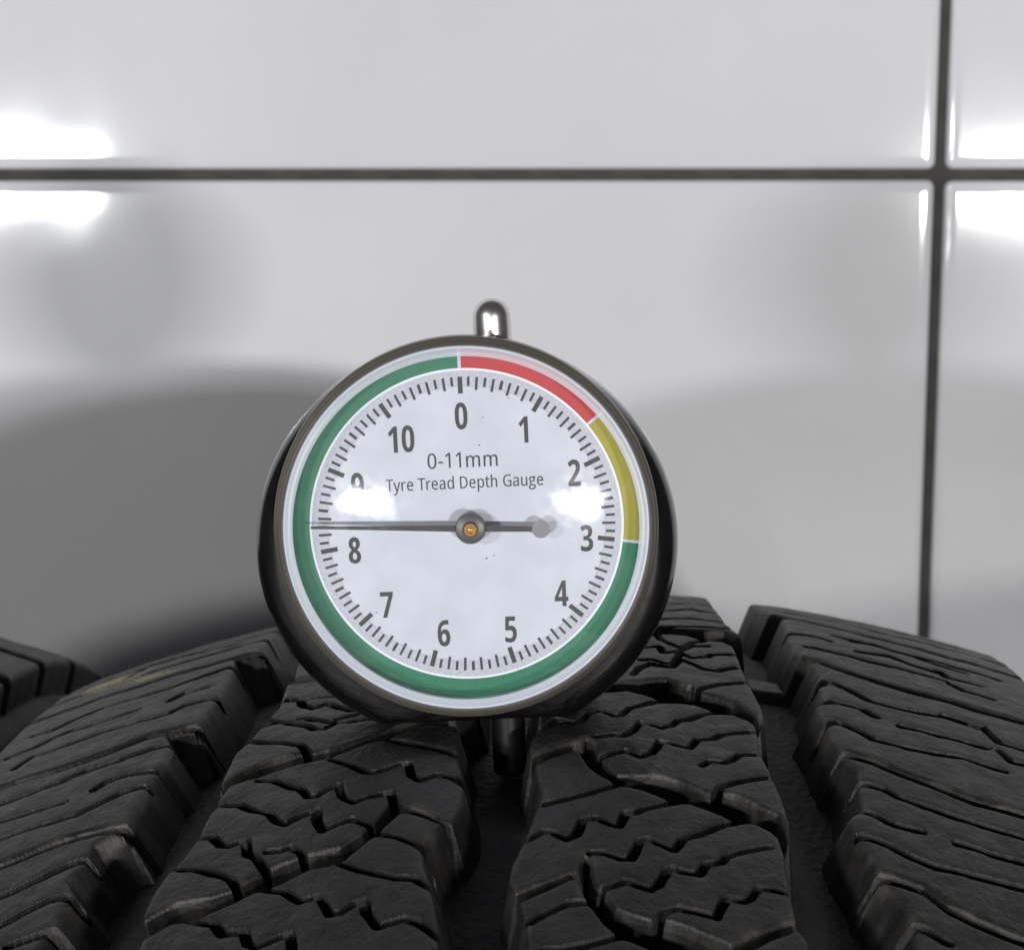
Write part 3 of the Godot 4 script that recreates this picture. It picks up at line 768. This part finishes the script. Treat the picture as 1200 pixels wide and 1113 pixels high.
	part("pivot_screw", lathe([1.05, 5.3, 1.05, 5.75, 0.85, 5.95, 0.5, 5.95, 0.45, 5.75, 0.25, 5.75, 0.2, 5.98, 0.0, 6.0], hx, hy, 40), M.brass, g)
	# domed crystal; the milky ring paints in the refraction at its bevelled edge
	part("crystal_edge", lathe([24.25, 5.7, 23.9, 6.0, 23.5, 6.12, 23.05, 6.05, 23.0, 5.9], dx, dy), M.edge_refraction, g)
	var dome := []
	var rc := 104.0
	for k in 41:
		var r := 24.3 * (40 - k) / 40.0
		dome.append_array([r, 5.85 + sqrt(rc * rc - r * r) - sqrt(rc * rc - 24.3 * 24.3)])
	part("crystal", lathe(dome, dx, dy, 128), M.glass, g)

func ring_sector(r0: float, r1: float, a0: float, a1: float, z0: float, z1: float, cx: float, cy: float) -> ArrayMesh:
	var st := SurfaceTool.new(); st.begin(Mesh.PRIMITIVE_TRIANGLES)
	var n := int(maxf(8, (a1 - a0) / 2.0))
	var pt := func(r: float, a: float, z: float) -> Vector3: return Vector3(cx + r * sin(deg_to_rad(a)), cy + r * cos(deg_to_rad(a)), z) * 0.001
	for k in n:
		var p := a0 + (a1 - a0) * k / n; var q := a0 + (a1 - a0) * (k + 1) / n
		var out := Vector3(sin(deg_to_rad((p + q) / 2)), cos(deg_to_rad((p + q) / 2)), 0)
		quad(st, pt.call(r0, p, z1), pt.call(r0, q, z1), pt.call(r1, q, z1), pt.call(r1, p, z1), Vector3.BACK)
		quad(st, pt.call(r1, p, z1), pt.call(r1, q, z1), pt.call(r1, q, z0), pt.call(r1, p, z0), out)
		quad(st, pt.call(r0, p, z1), pt.call(r0, q, z1), pt.call(r0, q, z0), pt.call(r0, p, z0), -out)
	return st.commit()

func plate(st: SurfaceTool, pts: Array, z0: float, z1: float):
	var n := pts.size()
	var mid := Vector2.ZERO
	for p in pts: mid += p / n
	for i in n:
		var a: Vector2 = pts[i]; var b: Vector2 = pts[(i + 1) % n]
		for zz in [[z1, Vector3.BACK], [z0, Vector3.FORWARD]]:
			var p := Vector3(mid.x, mid.y, zz[0]) * 0.001; var q := Vector3(a.x, a.y, zz[0]) * 0.001; var r := Vector3(b.x, b.y, zz[0]) * 0.001
			if (r - p).cross(q - p).dot(zz[1]) < 0.0:
				var t := q; q = r; r = t
			for w in [p, q, r]:
				st.set_normal(zz[1]); st.add_vertex(w)
		var d := (b - a).normalized()
		var nn := Vector3(d.y, -d.x, 0)
		if nn.dot(Vector3(a.x - mid.x, a.y - mid.y, 0)) < 0.0: nn = -nn
		quad(st, Vector3(a.x, a.y, z1) * 0.001, Vector3(b.x, b.y, z1) * 0.001, Vector3(b.x, b.y, z0) * 0.001, Vector3(a.x, a.y, z0) * 0.001, nn)

func lettering(called: String, text: String, at_mm: Vector3, cap_mm: float, squeeze: float, weight: int, parent: Node):
	var f := SystemFont.new(); f.font_names = PackedStringArray(["Droid Sans"]); f.font_weight = weight
	var t := TextMesh.new(); t.text = text; t.font = f; t.font_size = 64; t.depth = 0.00003; t.curve_step = 1.0
	t.pixel_size = 0.001; t.depth = 0.001
	t.horizontal_alignment = HORIZONTAL_ALIGNMENT_CENTER; t.vertical_alignment = VERTICAL_ALIGNMENT_CENTER
	var o := part(called, t, M.ink, parent)
	var k := cap_mm / (64 * 0.714)
	o.position = at_mm * 0.001; o.scale = Vector3(squeeze * k, k, k * 0.4)
